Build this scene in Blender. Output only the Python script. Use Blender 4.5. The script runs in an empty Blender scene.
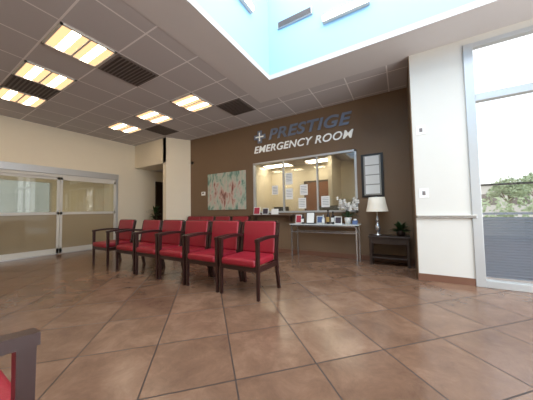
import bpy, bmesh, math, random
from mathutils import Vector, Matrix
random.seed(4)
sc=bpy.context.scene
try:
    sc.view_settings.view_transform='Standard'
    sc.view_settings.exposure=.15
except Exception: pass
# ------------------------------------------------------------ materials
def lin(c):
    return tuple(((v/255)/12.92 if v/255<=.04045 else ((v/255+.055)/1.055)**2.4) for v in c)+(1.,)
def mat(name,rgb,rough=.6,metal=0.,var=0.,vs=6.,bump=0.,bs=80.,emit=None,es=0.,spec=.5,coat=0.):
    m=bpy.data.materials.new(name);m.use_nodes=True;nt=m.node_tree;N=nt.nodes;L=nt.links
    b=N['Principled BSDF'];c=lin(rgb)
    b.inputs['Base Color'].default_value=c;b.inputs['Roughness'].default_value=rough;b.inputs['Metallic'].default_value=metal
    b.inputs['Specular IOR Level'].default_value=spec
    b.inputs['Coat Weight'].default_value=coat
    if emit: b.inputs['Emission Color'].default_value=lin(emit);b.inputs['Emission Strength'].default_value=es
    tc=N.new('ShaderNodeTexCoord')
    if var>0:
        n=N.new('ShaderNodeTexNoise');n.inputs['Scale'].default_value=vs;n.inputs['Detail'].default_value=4
        L.new(tc.outputs['Object'],n.inputs['Vector'])
        mx=N.new('ShaderNodeMix');mx.data_type='RGBA';mx.inputs[6].default_value=tuple(v*(1-var) for v in c[:3])+(1,);mx.inputs[7].default_value=tuple(min(1,v*(1+var)) for v in c[:3])+(1,)
        L.new(n.outputs['Fac'],mx.inputs[0]);L.new(mx.outputs[2],b.inputs['Base Color'])
    if bump>0:
        n2=N.new('ShaderNodeTexNoise');n2.inputs['Scale'].default_value=bs
        L.new(tc.outputs['Object'],n2.inputs['Vector'])
        bp=N.new('ShaderNodeBump');bp.inputs['Strength'].default_value=bump;bp.inputs['Distance'].default_value=.01
        L.new(n2.outputs['Fac'],bp.inputs['Height']);L.new(bp.outputs['Normal'],b.inputs['Normal'])
    return m
def emis(name,rgb,s):
    m=bpy.data.materials.new(name);m.use_nodes=True;nt=m.node_tree;nt.nodes.clear()
    e=nt.nodes.new('ShaderNodeEmission');e.inputs[0].default_value=lin(rgb);e.inputs[1].default_value=s
    o=nt.nodes.new('ShaderNodeOutputMaterial');nt.links.new(e.outputs[0],o.inputs[0]);return m
def glass(name,fac=.1,tint=(255,255,255),rough=.02):
    m=bpy.data.materials.new(name);m.use_nodes=True;nt=m.node_tree;nt.nodes.clear()
    t=nt.nodes.new('ShaderNodeBsdfTransparent');t.inputs[0].default_value=lin(tint)
    g=nt.nodes.new('ShaderNodeBsdfGlossy');g.inputs['Roughness'].default_value=rough
    x=nt.nodes.new('ShaderNodeMixShader');x.inputs[0].default_value=fac
    o=nt.nodes.new('ShaderNodeOutputMaterial')
    nt.links.new(t.outputs[0],x.inputs[1]);nt.links.new(g.outputs[0],x.inputs[2]);nt.links.new(x.outputs[0],o.inputs[0]);return m
def frosted(name,rgb,clear=.25):
    m=bpy.data.materials.new(name);m.use_nodes=True;nt=m.node_tree;nt.nodes.clear()
    t=nt.nodes.new('ShaderNodeBsdfTransparent')
    d=nt.nodes.new('ShaderNodeBsdfDiffuse');d.inputs[0].default_value=lin(rgb)
    tr=nt.nodes.new('ShaderNodeBsdfTranslucent');tr.inputs[0].default_value=lin(rgb)
    a=nt.nodes.new('ShaderNodeMixShader');a.inputs[0].default_value=.5
    x=nt.nodes.new('ShaderNodeMixShader');x.inputs[0].default_value=clear
    o=nt.nodes.new('ShaderNodeOutputMaterial');l=nt.links
    l.new(d.outputs[0],a.inputs[1]);l.new(tr.outputs[0],a.inputs[2]);l.new(a.outputs[0],x.inputs[1]);l.new(t.outputs[0],x.inputs[2]);l.new(x.outputs[0],o.inputs[0]);return m
def grid_mat(name,pitch,off,rot45,linew,tilecols,linecol,rough,nscale,bump=0.,fine=0.,spec=.5):
    m=bpy.data.materials.new(name);m.use_nodes=True;nt=m.node_tree;N=nt.nodes;L=nt.links;b=N['Principled BSDF']
    g=N.new('ShaderNodeNewGeometry');s=N.new('ShaderNodeSeparateXYZ');L.new(g.outputs['Position'],s.inputs[0])
    def M(op,a,bv=None):
        n=N.new('ShaderNodeMath');n.operation=op
        for i,v in enumerate((a,bv)):
            if v is None: continue
            if isinstance(v,(int,float)): n.inputs[i].default_value=v
            else: L.new(v,n.inputs[i])
        return n.outputs[0]
    if rot45:
        A=M('MULTIPLY',M('ADD',s.outputs[0],s.outputs[1]),.70711);B=M('MULTIPLY',M('SUBTRACT',s.outputs[1],s.outputs[0]),.70711)
    else: A,B=s.outputs[0],s.outputs[1]
    A=M('DIVIDE',M('SUBTRACT',A,off[0]),pitch);B=M('DIVIDE',M('SUBTRACT',B,off[1]),pitch)
    def near(v):
        f=M('FRACT',v);return M('MINIMUM',f,M('SUBTRACT',1.,f))
    d=M('MINIMUM',near(A),near(B));mask=M('LESS_THAN',d,linew/pitch/2)
    cx=N.new('ShaderNodeCombineXYZ');L.new(M('FLOOR',A),cx.inputs[0]);L.new(M('FLOOR',B),cx.inputs[1])
    wn=N.new('ShaderNodeTexWhiteNoise');L.new(cx.outputs[0],wn.inputs['Vector'])
    no=N.new('ShaderNodeTexNoise');no.inputs['Scale'].default_value=nscale;no.inputs['Detail'].default_value=9;no.inputs['Roughness'].default_value=.7;no.inputs['Distortion'].default_value=.4
    if fine>0:
        va=N.new('ShaderNodeVectorMath');va.operation='MULTIPLY_ADD';L.new(wn.outputs['Color'],va.inputs[0]);va.inputs[1].default_value=(fine,fine,fine);L.new(g.outputs['Position'],va.inputs[2]);L.new(va.outputs[0],no.inputs['Vector'])
    else: L.new(g.outputs['Position'],no.inputs['Vector'])
    f=M('ADD',M('MULTIPLY',no.outputs['Fac'],.84),M('MULTIPLY',wn.outputs['Value'],.16))
    cr=N.new('ShaderNodeValToRGB');L.new(f,cr.inputs[0])
    e=cr.color_ramp.elements
    e[0].position=.27;e[0].color=lin(tilecols[0]);e[1].position=.73;e[1].color=lin(tilecols[-1])
    if len(tilecols)==3:
        q=e.new(.5);q.color=lin(tilecols[1])
    mx=N.new('ShaderNodeMix');mx.data_type='RGBA';L.new(mask,mx.inputs[0]);L.new(cr.outputs[0],mx.inputs[6]);mx.inputs[7].default_value=lin(linecol)
    L.new(mx.outputs[2],b.inputs['Base Color']);b.inputs['Specular IOR Level'].default_value=spec
    rr=M('ADD',M('ADD',rough,M('MULTIPLY',no.outputs['Fac'],.12)),M('MULTIPLY',mask,.4));L.new(rr,b.inputs['Roughness'])
    if bump>0:
        bp=N.new('ShaderNodeBump');bp.inputs['Strength'].default_value=bump;bp.inputs['Distance'].default_value=.004
        L.new(M('SUBTRACT',no.outputs['Fac'],mask),bp.inputs['Height']);L.new(bp.outputs['Normal'],b.inputs['Normal'])
    return m
M_floor=grid_mat('floor_tile',.575,(.17,1.54),True,.0105,[(92,68,54),(116,88,70),(140,110,90)],(58,43,36),.15,3.6,.12,5.)
M_ceil=grid_mat('ceiling_tile',.687,(-3.557,1.077),False,.022,[(186,182,182),(194,190,190)],(236,233,231),.9,90,0.)
M_cream=mat('cream_paint',(228,218,196),.7,var=.02,bump=.05)
M_cream2=mat('column_paint',(206,203,195),.6,var=.015,bump=.05)
M_brown=mat('brown_paint',(118,95,72),.65,var=.03,bump=.05)
M_dry=mat('soffit_paint',(206,202,200),.7,var=.01)
M_well=mat('skylight_well_sky_tint',(160,200,228),.6)  # blue cast of the sky light is put into the wall colour
M_base=mat('baseboard_brown',(112,76,58),.5)
M_alu=mat('aluminium_frame',(190,192,192),.35,.4)
M_whitef=mat('white_frame',(206,204,196),.4)
M_chrome=mat('brushed_chrome',(190,192,195),.25,.9)
M_wood=mat('dark_mahogany',(44,21,19),.32,var=.25,vs=18,coat=.2)
M_red=mat('red_vinyl',(140,24,40),.42,var=.08,vs=14,bump=.1,bs=140)
M_black=mat('black_plastic',(22,22,24),.4)
M_white=mat('white_paper',(232,232,228),.7)
M_green=mat('leaf_green',(42,72,34),.5,var=.3,vs=20)
M_petal=mat('orchid_petal',(240,238,234),.6)
M_dkwood=mat('espresso_wood',(44,30,24),.4,var=.2,vs=15)
M_doorw=mat('door_wood',(122,74,44),.45,var=.15,vs=8)
M_glass=glass('clear_glass',.07)
M_glassr=glass('reception_glass',.09,(240,242,238))
M_frost=frosted('frosted_glass',(172,158,134),.3)
M_upg=glass('door_glass',.1,(236,236,230))
M_panel=emis('warm_light_diffuser',(255,196,142),1.5)
M_tube=emis('fluorescent_tube',(255,234,206),14.)
M_strip=emis('strip_light',(255,246,232),5.)
M_dark=mat('dark_vent',(70,62,58),.7)
M_ventf=mat('vent_frame',(120,112,108),.6)
M_counter=mat('counter_laminate',(70,50,38),.35)
M_conc=mat('concrete',(180,176,168),.8,var=.08,vs=3)
M_tableT=mat('glass_table_top',(206,212,212),.15,.0)

# ------------------------------------------------------------ mesh builder
class B:
    def __init__(s): s.bm=bmesh.new();s.mats=[]
    def mi(s,m):
        if m not in s.mats: s.mats.append(m)
        return s.mats.index(m)
    def _merge(s,t,m,mtx=None,smooth=False):
        i=s.mi(m)
        if mtx is not None: bmesh.ops.transform(t,matrix=mtx,verts=t.verts)
        for f in t.faces: f.material_index=i;f.smooth=smooth
        me=bpy.data.meshes.new('t');t.to_mesh(me);t.free();s.bm.from_mesh(me);bpy.data.meshes.remove(me)
    def box(s,a,b,m,bev=0.,seg=2,mtx=None,smooth=False):
        t=bmesh.new();bmesh.ops.create_cube(t,size=1)
        d=[abs(b[i]-a[i]) for i in range(3)];c=[(a[i]+b[i])/2 for i in range(3)]
        bmesh.ops.scale(t,vec=d,verts=t.verts);
        if bev>0: bmesh.ops.bevel(t,geom=t.edges[:],offset=min(bev,min(d)*.49),segments=seg,profile=.5,affect='EDGES')
        bmesh.ops.translate(t,vec=c,verts=t.verts)
        s._merge(t,m,mtx,smooth);return s
    def cyl(s,c,r1,r2,h,m,n=20,mtx=None,caps=True,smooth=True):
        t=bmesh.new();bmesh.ops.create_cone(t,cap_ends=caps,segments=n,radius1=r1,radius2=r2,depth=h)
        bmesh.ops.translate(t,vec=(c[0],c[1],c[2]+h/2),verts=t.verts);s._merge(t,m,mtx,smooth);return s
    def lathe(s,c,prof,m,n=24):
        t=bmesh.new();rings=[]
        for r,z in prof: rings.append([t.verts.new((c[0]+r*math.cos(2*math.pi*k/n),c[1]+r*math.sin(2*math.pi*k/n),c[2]+z)) for k in range(n)])
        for a,b in zip(rings,rings[1:]):
            for k in range(n): t.faces.new((a[k],a[(k+1)%n],b[(k+1)%n],b[k]))
        s._merge(t,m,None,True);return s
    def tube(s,pts,r,m,n=8,r2=None):
        t=bmesh.new();pts=[Vector(p) for p in pts];rings=[]
        for i,p in enumerate(pts):
            d=(pts[min(i+1,len(pts)-1)]-pts[max(i-1,0)]).normalized()
            a=d.cross(Vector((.13,.21,1)));a.normalize();b=d.cross(a)
            rr=r if r2 is None else r+(r2-r)*i/(len(pts)-1)
            rings.append([t.verts.new(p+(a*math.cos(2*math.pi*k/n)+b*math.sin(2*math.pi*k/n))*rr) for k in range(n)])
        for x,y in zip(rings,rings[1:]):
            for k in range(n): t.faces.new((x[k],x[(k+1)%n],y[(k+1)%n],y[k]))
        t.faces.new(rings[0]);t.faces.new(rings[-1]);s._merge(t,m,None,True);return s
    def prism(s,xy,z0,z1,m):
        t=bmesh.new();lo=[t.verts.new((x,y,z0)) for x,y in xy];hi=[t.verts.new((x,y,z1)) for x,y in xy];n=len(xy)
        for k in range(n): t.faces.new((lo[k],lo[(k+1)%n],hi[(k+1)%n],hi[k]))
        t.faces.new(lo);t.faces.new(hi);bmesh.ops.recalc_face_normals(t,faces=t.faces);s._merge(t,m);return s
    def leaf(s,base,dirn,L,w,m,droop=.5,n=5):
        d=Vector(dirn).normalized();side=d.cross(Vector((0,0,1)))
        if side.length<.1: side=Vector((1,0,0))
        side.normalize();t=bmesh.new();prev=None;p=Vector(base)
        for i in range(n+1):
            f=i/n;ww=w*math.sin(math.pi*min(.97,max(.06,f)))*.5
            a=t.verts.new(p-side*ww);c=t.verts.new(p+Vector((0,0,-ww*.25)));b=t.verts.new(p+side*ww)
            if prev: t.faces.new((prev[0],prev[1],c,a));t.faces.new((prev[1],prev[2],b,c))
            prev=(a,c,b);dd=(d+Vector((0,0,-droop*f))).normalized();p=p+dd*L/n
        s._merge(t,m,None,True);return s
    def foliage(s,c,rad,n,size,m):
        t=bmesh.new()
        for _ in range(n):
            v=Vector((random.gauss(0,1),random.gauss(0,1),random.gauss(0,1))).normalized()*random.uniform(.55,1.05)
            p=Vector((c[0]+v.x*rad[0],c[1]+v.y*rad[1],c[2]+v.z*rad[2]))
            a=Vector((random.uniform(-1,1),random.uniform(-1,1),random.uniform(-1,1))).normalized();b=a.cross(v+Vector((.01,.02,.03))).normalized();k=size*random.uniform(.6,1.3)
            t.faces.new([t.verts.new(p-a*k),t.verts.new(p+b*k*.5),t.verts.new(p+a*k),t.verts.new(p-b*k*.5)])
        s._merge(t,m);return s
    def mesh(s,name):
        me=bpy.data.meshes.new(name)
        for m in s.mats: me.materials.append(m)
        s.bm.to_mesh(me);s.bm.free()
        return me
    def done(s,name,loc=(0,0,0),rot=0.):
        me=s.mesh(name)
        o=bpy.data.objects.new(name,me);sc.collection.objects.link(o);o.location=loc;o.rotation_euler=(0,0,rot);return o

H=3.5;YB=5.3;YC=4.2;XL=-8.2;XR=3.7;YS=-3.
# ------------------------------------------------------------ floor
B().box((XL,YS,-.1),(XR,8.6,0),M_floor).done('floor')
# ------------------------------------------------------------ ceiling
c=B()
c.box((XL,YS,H),(-2.62,YB+.1,H+.08),M_ceil)
c.box((-2.62,4.28,H),(.2,YB+.1,H+.08),M_ceil)
c.box((-2.62,YS,H-.004),(-2.0,4.28,H+.08),M_dry)
c.box((-2.0,3.6,H-.004),(XR,4.28,H+.08),M_dry)
c.box((-2.0,YS,H-.004),(XR,-1.0,H+.08),M_dry)
c.box((2.9,-1.0,H-.004),(XR,3.6,H+.08),M_dry)
c.done('ceiling')
w=B();WT=H+1.9
w.box((-2.1,-1.1,H+.08),(-2.0,3.7,WT),M_well)
w.box((-2.0,3.6,H+.08),(2.9,3.7,WT),M_well)
w.box((-2.0,-1.1,H+.08),(2.9,-1.0,WT),M_well)
w.box((2.9,-1.1,H+.08),(3.0,3.7,WT),M_well)
for x in (-.8,.4,1.65): w.box((x,-1.0,WT-.1),(x+.06,3.6,WT),M_whitef)
w.box((-2.0,1.27,WT-.1),(2.9,1.33,WT),M_whitef)
w.done('skylight_well')
B().box((-.98,3.54,4.10),(-.28,3.595,4.2),M_whitef).box((-.96,3.52,4.11),(-.30,3.54,4.19),M_strip).done('linear_wall_light')
B().box((-1.995,2.3,4.3),(-1.94,3.0,4.4),M_whitef).box((-1.94,2.32,4.31),(-1.92,2.98,4.39),M_strip).done('linear_wall_light.001')
g=B();g.box((-1.8,3.57,4.36),(-1.15,3.597,4.48),M_alu)
for k in range(4): g.box((-1.78,3.555,4.375+k*.026),(-1.17,3.57,4.387+k*.026),M_ventf)
g.done('supply_air_grille')
# ------------------------------------------------------------ ceiling light troffers
P=.687
def troffer(cx,cy,name):
    h=P/2-.012;t=B();z=H-.002
    t.box((-h,-h,-.02),(h,-h+.03,0),M_whitef).box((-h,h-.03,-.02),(h,h,0),M_whitef)
    t.box((-h,-h,-.02),(-h+.03,h,0),M_whitef).box((h-.03,-h,-.02),(h,h,0),M_whitef)
    t.box((-h+.03,-h+.03,-.008),(h-.03,h-.03,-.002),M_panel)
    for yy in (-.15,.15):
        t.box((-h+.04,yy-.05,-.022),(h-.04,yy+.05,-.009),M_tube,.006)
    t.box((-h+.03,-.012,-.02),(h-.03,.012,-.008),M_whitef)
    return t.done(name,(cx,cy,z))
k=0
for cy in (1.42,3.48,-.64,-2.02):  # rows at negative y are out of view, added for extra light
    for cx in (-3.9,-5.27,-6.64):
        troffer(cx,cy,'ceiling_light_panel' if k==0 else 'ceiling_light_panel.%03d'%k);k+=1
def vent(cx,cy,name):
    t=B();h=P/2-.012
    t.box((-h,-h,-.012),(h,h,0),M_ventf)
    for r in range(11):
        y=-h+.05+r*(2*h-.1)/10.;t.box((-h+.04,y-.014,-.02),(h-.04,y+.014,-.012),M_dark)
    t.done(name,(cx,cy,H-.002))
for i,(cx,cy) in enumerate(((-3.9,2.107),(-5.955,1.42),(-3.213,4.167),(-5.955,4.167))):
    vent(cx,cy,'ceiling_air_vent' if i==0 else 'ceiling_air_vent.%03d'%i)
# ------------------------------------------------------------ walls
w=B()
WX0,WX1,WZ0,WZ1=-3.52,-.80,1.02,2.40
w.box((-6.05,YB,0),(WX0,YB+.12,H),M_brown).box((WX1,YB,0),(.2,YB+.12,H),M_brown)
w.box((WX0,YB,WZ1),(WX1,YB+.12,H),M_brown).box((WX0,YB,0),(WX1,YB+.12,WZ0),M_brown)
w.done('wall_back')
w=B();w.box((.2,YC,0),(.85,YB+.12,H),M_cream2);w.box((.188,YC+.004,0),(.2,YB,H),M_brown);w.done('wall_column')
w=B();w.box((.19,YC-.012,0),(.86,YC,.1),M_base);w.done('baseboard_column')
B().box((-6.0,YB-.012,0),(.188,YB,.1),M_base).done('baseboard_back')
DY0,DY1,DZ=-.3,4.08,2.38
B().box((XL-.15,DY1+.003,0),(XL,7.4,H),M_cream).done('wall_left')
B().box((XL-.15,DY0,DZ+.003),(XL,DY1+.003,H),M_cream).done('wall_left.001')
B().box((XL-.15,YS,0),(XL,DY0-.003,H),M_cream).done('wall_left.002')
B().box((XL,DY1+.02,0),(XL+.012,5.4,.1),M_base).done('baseboard_left')
w=B();w.box((XL,4.65,2.68),(-6.44,5.3,H),M_cream)
w.prism([(-6.44,4.65),(-6.05,5.3),(-6.05,5.5),(-6.6,5.5),(-6.6,4.65)],0,H,M_cream)
w.done('wall_alcove')
w=B();w.box((XL,7.2,0),(-5.6,7.35,H),M_cream);w.box((XL,5.3,2.68),(-5.9,7.2,2.76),M_dry);w.box((-6.6,5.5,0),(-6.5,7.2,2.68),M_cream)
w.done('wall_hallway')
w=B();dx=XL+.003
w.box((dx,5.52,0),(dx+.04,6.5,2.2),M_dkwood,.004).box((dx,5.44,0),(dx+.06,5.52,2.28),M_dkwood).box((dx,6.5,0),(dx+.06,6.58,2.28),M_dkwood).box((dx,5.44,2.2),(dx+.06,6.58,2.28),M_dkwood).cyl((dx+.07,5.62,1.0),.025,.025,.04,M_chrome)
w.done('passage_dark_door')  # dark door added so the hallway passage reads as dark
B().box((XL,YS-.12,0),(XR,YS,H),M_cream).done('wall_south')
w=B();w.box((XR,YS,0),(XR+.12,-1.5,H),M_cream2).box((XR,3.6,0),(XR+.12,YC+.12,H),M_cream2).box((XR,-1.5,2.9),(XR+.12,3.6,H),M_cream2);w.done('wall_right')
w=B()
for y in (-1.5,.2,1.9,3.54): w.box((XR,y,0),(XR+.08,y+.06,2.9),M_alu)
w.box((XR,-1.5,0),(XR+.08,3.6,.1),M_alu).box((XR,-1.5,2.84),(XR+.08,3.6,2.9),M_alu);w.box((XR+.03,-1.44,.1),(XR+.04,3.54,2.84),M_glass);w.done('window_2')
B().box((.85,YC,3.4),(XR,YC+.15,H),M_cream2).done('wall_window_head')
w=B()
w.box((.85,YC-.02,0),(.955,YC+.1,3.4),M_alu,.004).box((.955,YC-.01,3.34),(XR,YC+.08,3.4),M_alu)
w.box((.955,YC-.02,2.56),(XR,YC+.08,2.66),M_alu,.004).box((.955,YC-.02,0),(XR,YC+.09,.09),M_alu,.004)
for x in (2.1,3.6): w.box((x,YC-.02,.09),(x+.07,YC+.08,3.34),M_alu)
w.box((.955,YC+.03,.09),(XR,YC+.036,3.34),M_glass)
w.done('window_1')
# reception room shell
w=B();RX0,RX1,RY=-4.6,.1,8.3
w.box((RX0,RY,0),(RX1,RY+.1,2.8),M_cream).box((RX0-.1,YB+.12,0),(RX0,RY,2.8),M_cream).box((RX1,YB+.12,0),(RX1+.1,RY,2.8),M_cream)
w.done('wall_reception')
B().box((RX0-.1,YB+.12,2.8),(RX1+.1,RY+.1,2.88),M_ceil).done('ceiling_reception')
for i,(x,y) in enumerate(((-3.4,6.6),(-1.5,6.6),(-4.0,7.7),(-2.3,7.7))):
    B().box((x-.55,y-.28,2.77),(x+.55,y+.28,2.8),M_whitef).box((x-.5,y-.24,2.762),(x+.5,y+.24,2.772),emis('reception_diffuser%d'%i,(255,240,218),10.)).done('reception_ceiling_light'+('' if i==0 else '.%03d'%i))
def wdoor(x0,x1,name):
    B().box((x0,RY-.04,0),(x1,RY-.002,2.1),M_doorw,.004).box((x0-.07,RY-.05,0),(x0,RY-.002,2.17),M_dkwood).box((x1,RY-.05,0),(x1+.07,RY-.002,2.17),M_dkwood).box((x0-.07,RY-.05,2.1),(x1+.07,RY-.002,2.17),M_dkwood).cyl((x1-.1,RY-.07,1.0),.025,.025,.03,M_chrome).done(name)
wdoor(-3.1,-2.2,'door_1')
B().box((-1.9,7.0,0),(-1.78,RY-.06,2.8),M_cream).done('wall_reception_partition')
w=B();t=.045
w.box((WX0,YB-.02,WZ1-t),(WX1,YB+.08,WZ1),M_alu).box((WX0,YB-.02,WZ0),(WX1,YB+.08,WZ0+t),M_alu)
w.box((WX0,YB-.02,WZ0),(WX0+t,YB+.08,WZ1),M_alu).box((WX1-t,YB-.02,WZ0),(WX1,YB+.08,WZ1),M_alu)
for x in (-2.62,-1.72): w.box((x,YB,WZ0+t),(x+.035,YB+.07,WZ1-t),M_alu)
w.box((WX0+t,YB+.03,WZ0+t),(WX1-t,YB+.036,WZ1-t),M_glassr)
w.done('window_3')
w=B();w.box((-3.52,YB-.2,.93),(-2.28,YB-.015,.98),M_counter,.008)
for x in (-3.45,-2.4): w.box((x,YB-.15,.8),(x+.04,YB-.015,.93),M_counter)
w.done('wall_ledge')
w=B();w.box((-3.5,YB+.14,.7),(-.82,YB+.8,.74),M_counter,.008)
for x in (-3.45,-2.2,-.92): w.box((x,YB+.16,0),(x+.05,YB+.75,.7),M_counter)
w.done('reception_desk')
# ------------------------------------------------------------ sliding doors
w=B()
w.box((XL-.1,DY0,2.2),(XL+.05,DY1,DZ),M_alu,.004);w.box((XL-.08,DY0,2.12),(XL+.02,DY1,2.2),M_whitef)
w.box((XL-.1,DY1-.07,0),(XL+.03,DY1,2.2),M_alu,.003)
ys=[-.3,1.13,2.57,4.01]
for i in range(3):
    a,b=ys[i],ys[i+1];x0,x1=(XL-.06,XL-.02) if i%2 else (XL-.02,XL+.02)
    w.box((x0,a,.02),(x1,a+.055,2.12),M_whitef).box((x0,b-.055,.02),(x1,b,2.12),M_whitef)
    w.box((x0,a,.02),(x1,b,.15),M_whitef).box((x0,a,1.08),(x1,b,1.15),M_whitef).box((x0,a,2.05),(x1,b,2.12),M_whitef)
    xm=(x0+x1)/2
    w.box((xm-.003,a+.05,.15),(xm+.003,b-.05,1.08),M_frost).box((xm-.003,a+.05,1.15),(xm+.003,b-.05,2.05),M_upg)
w.box((XL-.1,DY0,0),(XL+.05,DY1,.02),M_alu)
w.done('sliding_door')
B().box((-11.6,-1.5,-.1),(XL-.02,5.3,0),M_conc).done('floor_vestibule')
w=B();w.box((-11.7,-1.5,0),(-11.6,5.3,.35),M_cream).box((-11.7,-1.5,2.3),(-11.6,5.3,2.9),M_cream).box((-11.7,3.4,.35),(-11.6,5.3,2.3),M_cream).box((-11.6,5.2,0),(XL-.15,5.3,2.9),M_cream).box((-11.6,-1.5,2.9),(XL-.15,5.3,3.0),M_dry)
w.done('wall_vestibule')
w=B()
for y in (-1.5,.6,1.95,3.34): w.box((-11.68,y,.35),(-11.62,y+.06,2.3),M_whitef)
w.box((-11.68,-1.5,1.1),(-11.62,3.4,1.16),M_whitef).box((-11.655,-1.44,.35),(-11.65,3.34,2.3),glass('tinted_glass',.08,(196,198,194))).done('window_4')
B().box((-9.95,1.2,2.87),(-9.35,4.4,2.9),M_whitef).box((-9.9,1.25,2.862),(-9.4,4.35,2.872),emis('vestibule_diffuser',(255,238,212),6.)).done('vestibule_ceiling_light')
w=B();w.box((-11.3,.9,.42),(-10.8,2.6,.48),M_dkwood,.01).box((-11.32,.9,.48),(-11.27,2.6,.9),M_dkwood,.01)
for y in (1.0,2.45): w.box((-11.25,y,0),(-10.85,y+.06,.42),M_black)
w.done('entry_bench')
# ------------------------------------------------------------ chair
def chair_mesh():
    c=B();W=.315;f=.0225
    for sx in (-1,1):
        x=sx*(W-f)
        t=bmesh.new();bmesh.ops.create_cone(t,cap_ends=True,segments=4,radius1=.023,radius2=.031,depth=.71)
        bmesh.ops.rotate(t,cent=(0,0,0),matrix=Matrix.Rotation(math.pi/4,3,'Z'),verts=t.verts);bmesh.ops.translate(t,vec=(x,.025,.355),verts=t.verts);c._merge(t,M_wood)
        pts=[(.565,0),(.52,.25),(.5,.45),(.53,.7),(.575,.92)]
        for (y0,z0),(y1,z1) in zip(pts,pts[1:]):
            t=bmesh.new();vs=[]
            for yy,zz in ((y0,z0),(y1,z1)):
                vs.append([t.verts.new((x+a*.019,yy+b*.023,zz)) for a,b in ((-1,-1),(1,-1),(1,1),(-1,1))])
            for q in range(4): t.faces.new((vs[0][q],vs[0][(q+1)%4],vs[1][(q+1)%4],vs[1][q]))
            t.faces.new(vs[0]);t.faces.new(vs[1]);bmesh.ops.recalc_face_normals(t,faces=t.faces);c._merge(t,M_wood)
        t=bmesh.new();pr=[]
        for q in range(9):
            u=q/8.;y=-.004+u*.55;z=.722+.02*math.sin(u*math.pi);wd=.026-.005*u
            pr.append([t.verts.new((x+a*wd,y,z+b)) for a,b in ((-1,-.02),(1,-.02),(1,.018),(-1,.018))])
        for a,b in zip(pr,pr[1:]):
            for q in range(4): t.faces.new((a[q],a[(q+1)%4],b[(q+1)%4],b[q]))
        t.faces.new(pr[0]);t.faces.new(pr[-1]);bmesh.ops.recalc_face_normals(t,faces=t.faces);c._merge(t,M_wood)
        c.box((x-.014,.03,.33),(x+.014,.52,.395),M_wood,.004)
    c.box((-W+.03,.015,.335),(W-.03,.045,.395),M_wood,.004)
    c.box((-W+.03,.5,.335),(W-.03,.525,.395),M_wood,.004)
    c.box((-W+.047,-.015,.392),(W-.047,.5,.49),M_red,.035,5,smooth=True)
    R=Matrix.Translation((0,.515,.48))@Matrix.Rotation(math.radians(-8),4,'X')
    c.box((-W+.043,-.05,.0),(W-.043,.012,.455),M_red,.028,5,mtx=R,smooth=True)
    c.box((-W+.045,.0,.02),(W-.045,.028,.44),M_wood,.01,mtx=R)
    c.box((-W+.03,-.03,.448),(W-.03,.022,.464),M_wood,.01,3,mtx=R)
    return c.mesh('waiting_room_chair')
CH=chair_mesh();cn=0
def chair(x,y,rot=0.):
    global cn
    o=bpy.data.objects.new('waiting_room_chair' if cn==0 else 'waiting_room_chair.%03d'%cn,CH);cn+=1
    sc.collection.objects.link(o);o.location=(x,y,0);o.rotation_euler=(0,0,rot)
for x in (-1.82,-2.48,-3.14,-3.80,-4.46,-5.40): chair(x,2.34)
for x in (-3.88,-4.52,-5.16,-5.72): chair(x,4.6)
chair(-1.285,.26,math.pi)
# ------------------------------------------------------------ sign
def text(body,x0,x1,z0,z1,m,y,name,shear=.25,ext=.02,off=.012):
    cu=bpy.data.curves.new('t','FONT');cu.body=body;cu.shear=shear;cu.extrude=.03;cu.offset=off;cu.space_character=1.06
    o=bpy.data.objects.new('t',cu);sc.collection.objects.link(o);bpy.context.view_layer.update()
    me=bpy.data.meshes.new_from_object(o.evaluated_get(bpy.context.evaluated_depsgraph_get()));bpy.data.objects.remove(o)
    xs=[v.co.x for v in me.vertices];ys_=[v.co.y for v in me.vertices];zs=[v.co.z for v in me.vertices]
    for v in me.vertices:
        X=(v.co.x-min(xs))/(max(xs)-min(xs));Z=(v.co.y-min(ys_))/(max(ys_)-min(ys_));D=(v.co.z-min(zs))/(max(zs)-min(zs))
        v.co=(x0+X*(x1-x0),y-ext*D,z0+Z*(z1-z0))
    me.materials.clear();me.materials.append(m)
    ob=bpy.data.objects.new(name,me);sc.collection.objects.link(ob);return ob
M_navy=mat('sign_slate_metal',(120,132,152),.35,.2);M_sw=mat('sign_white',(234,234,230),.5,emit=(255,255,250),es=.15)
sign=bpy.data.objects.new('wall_sign',None);sc.collection.objects.link(sign)
a=text('PRESTIGE',-3.0,-.86,2.98,3.27,M_navy,YB-.005,'sign_title_letters',off=.024)
b=text('EMERGENCY ROOM',-3.47,-.84,2.67,2.86,M_sw,YB-.005,'sign_subtitle_letters',off=.013)
l=B();l.box((-3.46,YB-.03,3.05),(-3.10,YB-.005,3.17),M_navy).box((-3.345,YB-.03,2.94),(-3.215,YB-.005,3.28),M_navy).box((-3.41,YB-.034,3.09),(-3.15,YB-.03,3.13),M_sw).box((-3.30,YB-.034,2.99),(-3.26,YB-.03,3.23),M_sw).done('sign_cross_logo')
for o in (a,b,bpy.data.objects['sign_cross_logo']): o.parent=sign
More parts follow.
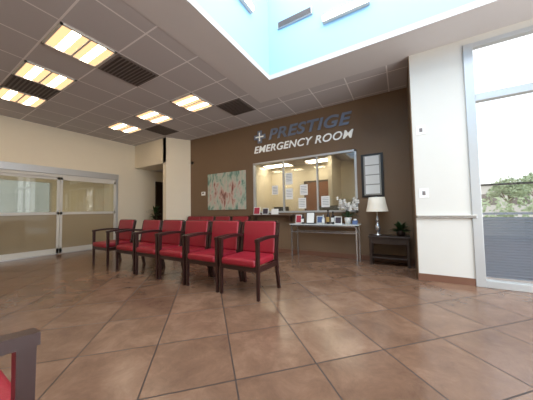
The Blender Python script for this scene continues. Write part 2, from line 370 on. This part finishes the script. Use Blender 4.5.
# ------------------------------------------------------------ painting
def painting_mat():
    m=bpy.data.materials.new('abstract_painting');m.use_nodes=True;nt=m.node_tree;N=nt.nodes;L=nt.links;b=N['Principled BSDF']
    tc=N.new('ShaderNodeTexCoord');mp=N.new('ShaderNodeMapping');mp.inputs['Scale'].default_value=(2.8,1,1.1);L.new(tc.outputs['Object'],mp.inputs[0])
    n=N.new('ShaderNodeTexNoise');n.inputs['Scale'].default_value=2.2;n.inputs['Detail'].default_value=8;n.inputs['Distortion'].default_value=.4;n.inputs['Roughness'].default_value=.65;L.new(mp.outputs[0],n.inputs['Vector'])
    g=N.new('ShaderNodeTexGradient');g.gradient_type='SPHERICAL';m2=N.new('ShaderNodeMapping');m2.inputs['Location'].default_value=(.1,0,.2);m2.inputs['Scale'].default_value=(1.1,1,1.6);L.new(tc.outputs['Object'],m2.inputs[0]);L.new(m2.outputs[0],g.inputs[0])
    ad=N.new('ShaderNodeMath');ad.operation='MULTIPLY_ADD';L.new(g.outputs['Fac'],ad.inputs[0]);ad.inputs[1].default_value=.15;L.new(n.outputs['Fac'],ad.inputs[2])
    r=N.new('ShaderNodeValToRGB');L.new(ad.outputs[0],r.inputs[0]);e=r.color_ramp.elements
    e[0].position=.34;e[0].color=lin((76,108,98));e[1].position=.82;e[1].color=lin((150,40,46))
    for p,c_ in ((.44,(116,150,136)),(.52,(176,188,172)),(.6,(196,186,174)),(.67,(184,140,128)),(.73,(120,84,72))):
        q=e.new(p);q.color=lin(c_)
    L.new(r.outputs[0],b.inputs['Base Color']);b.inputs['Roughness'].default_value=.5;return m
B().box((-.73,0,-.56),(.73,.03,.56),painting_mat()).done('abstract_painting',(-4.51,YB-.0305,1.69))
w=B();w.box((-.71,YB-.03,1.33),(-.28,YB,2.25),M_black,.004)
for q in range(4):
    w.box((-.63,YB-.034,1.40+q*.205),(-.36,YB-.03,1.585+q*.205),M_white)
w.box((-.66,YB-.032,1.37),(-.33,YB-.03,2.21),mat('poster_mat',(150,148,140),.5));w.done('framed_notice')
w=B().box((-.06,-.006,-.07),(.06,0,.07),M_white,.003).box((-.02,-.012,-.03),(.02,-.006,.03),M_ventf,.002);me=w.mesh('light_switch')
for i,(x,z) in enumerate(((.31,2.28),(.31,1.31))):
    o=bpy.data.objects.new('light_switch'+('' if i==0 else '.001'),me);sc.collection.objects.link(o);o.location=(x,YC,z)
B().box((-.08,-.025,-.06),(.08,0,.06),M_white,.006).box((-.04,-.028,-.01),(.04,-.024,.035),M_ventf).done('thermostat',(-5.45,YB,1.66))
B().box((.2,YC-.03,.93),(.9,YC,.97),M_chrome,.008,3).box((.2,YC-.045,.965),(.9,YC,.985),M_whitef,.005).done('handrail_trim')
# ------------------------------------------------------------ display table
w=B();tx0,tx1,ty0,ty1,tz=-2.24,-.74,4.84,5.24,.77
w.box((tx0,ty0,tz-.02),(tx1,ty1,tz),M_tableT,.004)
for x in (tx0+.03,tx1-.06):
    for y in (ty0+.01,ty1-.04): w.box((x,y,0),(x+.03,y+.03,tz-.02),M_chrome)
for x in (tx0+.03,tx1-.06): w.box((x,ty0+.03,tz-.05),(x+.03,ty1-.02,tz-.02),M_chrome)
w.box((tx0+.03,ty0+.01,tz-.05),(tx1-.03,ty0+.04,tz-.02),M_chrome).box((tx0+.05,ty0+.012,.58),(tx1-.05,ty0+.032,.605),M_chrome).box((tx0+.05,ty1-.035,.58),(tx1-.05,ty1-.015,.605),M_chrome)
w.done('console_table')
w=B();sx0,sx1,sy0,sy1,sz=-.58,.13,4.86,5.26,.56
w.box((sx0,sy0,sz-.035),(sx1,sy1,sz),M_dkwood,.006)
for x in (sx0+.02,sx1-.065):
    for y in (sy0+.02,sy1-.065): w.box((x,y,0),(x+.045,y+.045,sz-.03),M_dkwood,.004)
w.box((sx0+.04,sy0+.03,sz-.15),(sx1-.04,sy0+.05,sz-.03),M_dkwood).box((sx0+.03,sy0+.03,.13),(sx1-.03,sy1-.03,.155),M_dkwood,.004)
w.box((sx0+.03,sy0+.04,sz-.15),(sx0+.05,sy1-.04,sz-.03),M_dkwood).box((sx1-.05,sy0+.04,sz-.15),(sx1-.03,sy1-.04,sz-.03),M_dkwood)
w.done('side_table')
M_shade=mat('linen_lampshade',(222,216,202),.8,emit=(255,240,215),es=.12)
w=B();lc=(-.41,5.02,.56)
w.lathe(lc,[(0,0),(.075,0),(.08,.015),(.03,.03),(.02,.06),(.045,.1),(.055,.15),(.04,.21),(.018,.25),(.03,.28),(.035,.32),(.018,.36),(.01,.4),(.008,.5)],M_chrome)
w.lathe((lc[0],lc[1],lc[2]+.47),[(.2,0),(.17,.14),(.145,.28),(.14,.28),(.195,0)],M_shade,32)
w.cyl((lc[0],lc[1],lc[2]+.5),.01,.01,.27,M_chrome).done('table_lamp')
w=B();pc=(-.02,5.05,.56);w.lathe(pc,[(0,0),(.06,0),(.085,.09),(.08,.1),(.0,.1)],M_dkwood)
for q in range(60):
    a=random.random()*6.28;e=random.uniform(.1,1.3);L_=random.uniform(.12,.24)
    w.leaf((pc[0],pc[1],pc[2]+.09),(math.cos(a)*math.cos(e),math.sin(a)*math.cos(e)*.8,math.sin(e)),L_,.07,M_green,.9)
w.done('potted_plant')
w=B();oc=(-.98,5.08,.77);M_pot=mat('white_ceramic',(226,224,218),.3)
w.lathe(oc,[(0,0),(.06,0),(.075,.13),(.068,.14),(0,.13)],M_pot)
for q in range(12):
    a=q*.53;w.leaf((oc[0],oc[1],oc[2]+.13),(math.cos(a),math.sin(a)*.7,.6+.5*(q%2)),.24,.08,M_green,.9)
for q in range(8):
    a=q*.8+.3;top=(oc[0]+.22*math.cos(a),oc[1]+.1*math.sin(a)-.02,oc[2]+.36+.2*random.random())
    mid=(oc[0]+.06*math.cos(a),oc[1]+.03*math.sin(a),oc[2]+.34)
    w.tube([(oc[0],oc[1],oc[2]+.13),mid,top],.005,M_green,6)
    for t_ in range(8):
        p=[top[i]*(t_/8)+mid[i]*(1-t_/8)+random.uniform(-.04,.04) for i in range(3)]
        for k_ in range(5):
            an=k_*1.257;w.leaf(p,(math.cos(an),-.35,math.sin(an)),.045,.05,M_petal,.1,3)
w.done('potted_orchid')
def bottle(x,y,z,r,h,m,name,m2=None):
    B().lathe((x,y,z),[(0,0),(r,0),(r,h*.62),(r*.4,h*.76),(r*.35,h*.9),(r*.5,h*.9),(r*.5,h),(0,h)],m).box((x-r*.9,y-r-.002,z+h*.15),(x+r*.9,y-r+.004,z+h*.5),m2 or M_white).done(name)
M_amber=mat('dark_bottle_glass',(38,26,24),.15);M_cl=mat('sanitizer_plastic',(200,205,205),.2)
bottle(-1.96,4.98,.77,.035,.22,M_amber,'pump_bottle');bottle(-1.38,5.0,.77,.035,.3,M_amber,'wine_bottle',mat('label_gold',(170,140,80),.5));bottle(-1.29,5.06,.77,.035,.27,M_amber,'wine_bottle.001');bottle(-1.475,4.96,.77,.028,.2,M_cl,'sanitizer_bottle')
def stand(x,y,z,wd,h,m,name,fm=M_white):
    R=Matrix.Translation((x,y,z+.002))@Matrix.Rotation(math.radians(-10),4,'X')
    B().box((-wd/2,-.006,0),(wd/2,.006,h),fm,mtx=R).box((-wd/2+.015,-.008,.015),(wd/2-.015,-.006,h-.015),m,mtx=R).box((x-wd/2,y-.005,z+.001),(x+wd/2,y+.07,z+.008),fm).done(name)
M_blue=mat('print_blue',(90,110,150),.5,var=.3,vs=30);M_pr=mat('print_red',(176,50,70),.5,var=.3,vs=25);M_dp=mat('print_dark',(60,50,60),.5,var=.3,vs=25)
stand(-1.79,5.0,.77,.2,.26,M_white,'sign_holder',M_black);stand(-1.60,5.1,.77,.15,.17,M_blue,'sign_holder.001');stand(-1.16,4.96,.77,.15,.16,M_dp,'sign_holder.002')
stand(-2.11,5.08,.77,.15,.2,M_pr,'sign_holder.003')
stand(-3.35,5.17,.98,.2,.2,M_pr,'brochure_stand');stand(-3.08,5.17,.98,.18,.17,M_dp,'brochure_stand.001');stand(-2.8,5.17,.98,.2,.14,M_white,'brochure_stand.002')
B().box((-.87,4.93,.77),(-.77,5.03,.85),M_blue,.005).box((-.85,4.95,.85),(-.79,5.01,.88),M_white,.01).done('tissue_box')
w=B();M_txt=mat('print_text',(120,124,130),.7)
for x,z,a_,b_ in ((-2.55,1.74,.2,.3),(-2.55,1.36,.2,.28),(-2.15,1.45,.2,.26),(-2.95,1.5,.18,.24),(-2.2,1.12,.2,.26),(-1.62,1.14,.2,.26)):
    w.box((x,YB+.022,z),(x+a_,YB+.026,z+b_),M_white)
    for k in range(5): w.box((x+.025,YB+.0205,z+b_-.05-k*.04),(x+a_-.025,YB+.022,z+b_-.04-k*.04),M_txt)
w.done('posted_notices')
def monitor(x,y,rot,name):
    t=B();t.box((-.25,-.015,.12),(.25,.02,.44),M_black,.006).box((-.23,-.018,.14),(.23,-.014,.42),mat('screen',(40,46,60),.2)).box((-.02,0,.0),(.02,.03,.14),M_black).box((-.1,-.06,0),(.1,.08,.012),M_black,.004)
    t.done(name,(x,y,.741),rot)
monitor(-2.95,5.85,math.pi*.95,'computer_monitor');monitor(-1.6,5.85,math.pi*1.05,'computer_monitor.001')
w=B();hc=(-7.72,5.12,0);w.lathe(hc,[(0,0),(.12,0),(.16,.34),(.145,.36),(0,.34)],M_black)
for q in range(80):
    a=random.random()*6.28;e=random.uniform(.3,1.4);w.leaf((hc[0],hc[1],.36+random.random()*.75),(math.cos(a)*math.cos(e),math.sin(a)*math.cos(e),math.sin(e)),random.uniform(.22,.36),.07,M_green,.8)
w.tube([(hc[0],hc[1],.3),(hc[0]+.02,hc[1],.7),(hc[0],hc[1],1.15)],.02,M_dkwood);w.done('potted_dracaena')
# ------------------------------------------------------------ outside
B().box((-60,YB+3.3,-.3),(60,90,-.12),M_conc).box((.95,YC+.15,-.3),(60,YB+3.3,-.12),M_conc).box((XR+.15,-30,-.3),(60,YC+.15,-.12),M_conc).done('ground_outside')
w=B();M_sl=mat('louver_slat',(116,124,136),.5,.1)
for q in range(23):
    z=.08+q*.038;R=Matrix.Translation((0,YC+.35,z))@Matrix.Rotation(math.radians(45),4,'X');w.box((.9,-.022,-.0025),(3.6,.022,.0025),M_sl,mtx=R)
for x in (.9,1.8,2.7,3.57): w.box((x,YC+.31,-.12),(x+.04,YC+.39,.97),M_sl)
w.box((.9,YC+.32,.97),(3.6,YC+.38,1.0),M_sl);w.done('louvered_screen')
B().box((.9,YC+.6,1.41),(9,YC+.63,1.44),M_black).box((3.4,YC+.6,-.12),(3.43,YC+.63,1.44),M_black).box((.97,YC+.6,-.12),(1.0,YC+.63,1.44),M_black).done('guard_railing')
M_bush=mat('shrub_overexposed_green',(164,180,144),.8,var=.3,vs=2);M_trunk=mat('bark',(130,114,98),.9)  # leaf colour bleached to paint in overexposed daylight
w=B()
for q in range(16):
    x=4+q*1.5+random.uniform(-.4,.4);w.foliage((x,17+random.uniform(-.5,.5),.7+random.random()*.4),(1.1,.9,.9),260,.13,M_bush)
w.done('hedge')
def tree(x,y,h,name):
    t=B();t.tube([(x,y,-.15),(x+.1,y,h*.4),(x,y,h*.75)],.1,M_trunk,8,.04)
    for q in range(5):
        a=q*1.256;e=(x+h*.2*math.cos(a),y+h*.2*math.sin(a),h*(.66+.1*(q%2)));t.tube([(x,y,h*.4),(x+h*.1*math.cos(a),y+h*.1*math.sin(a),h*.55),e],.05,M_trunk,6,.02)
        t.foliage(e,(h*.17,h*.17,h*.14),240,.11,M_bush)
    t.foliage((x,y,h*.82),(h*.2,h*.2,h*.17),340,.11,M_bush);t.done(name)
tree(6.4,22,3.1,'leafy_tree');tree(9.5,27,3.9,'leafy_tree.001')
w=B();w.box((9,45,-.12),(30,52,4.0),mat('far_building',(206,202,196),.8))
for q in range(6): w.box((10+q*3.2,44.95,1.2),(12+q*3.2,45,2.8),M_ventf)
w.box((8.8,44.8,4.0),(30.2,52.2,4.3),M_whitef).done('distant_building')
# ------------------------------------------------------------ lighting
wd=bpy.data.worlds.new('sky');sc.world=wd;wd.use_nodes=True;bg=wd.node_tree.nodes['Background'];bg.inputs[0].default_value=(.93,.965,1,1);bg.inputs[1].default_value=1.7
def area(name,loc,rot,sx,sy,col,p):
    l=bpy.data.lights.new(name,'AREA');l.shape='RECTANGLE';l.size=sx;l.size_y=sy;l.color=col;l.energy=p
    o=bpy.data.objects.new(name,l);sc.collection.objects.link(o);o.location=loc;o.rotation_euler=rot;return o
area('skylight_daylight',(.45,1.3,WT+.1),(0,0,0),4.8,4.5,(.84,.93,1.),310)
area('window_daylight',(XR+.4,1.1,1.6),(0,math.radians(90),0),2.6,5.0,(.97,.98,1.),290)
# ------------------------------------------------------------ camera
f,th,al,ro=228.4,.04347,.5309,-.01887
F=Vector((-math.sin(al)*math.cos(th),math.cos(al)*math.cos(th),math.sin(th)));r=Vector((math.cos(al),math.sin(al),0));u=r.cross(F)
cc,ss=math.cos(ro),math.sin(ro);r2=cc*r+ss*u;u2=-ss*r+cc*u
cam=bpy.data.cameras.new('camera');co=bpy.data.objects.new('camera',cam);sc.collection.objects.link(co)
mm=Matrix((r2,u2,-F)).transposed().to_4x4();mm.translation=(0,0,1.1);co.matrix_world=mm
cam.sensor_width=36;cam.lens=f/533*36;cam.clip_start=.02;sc.camera=co
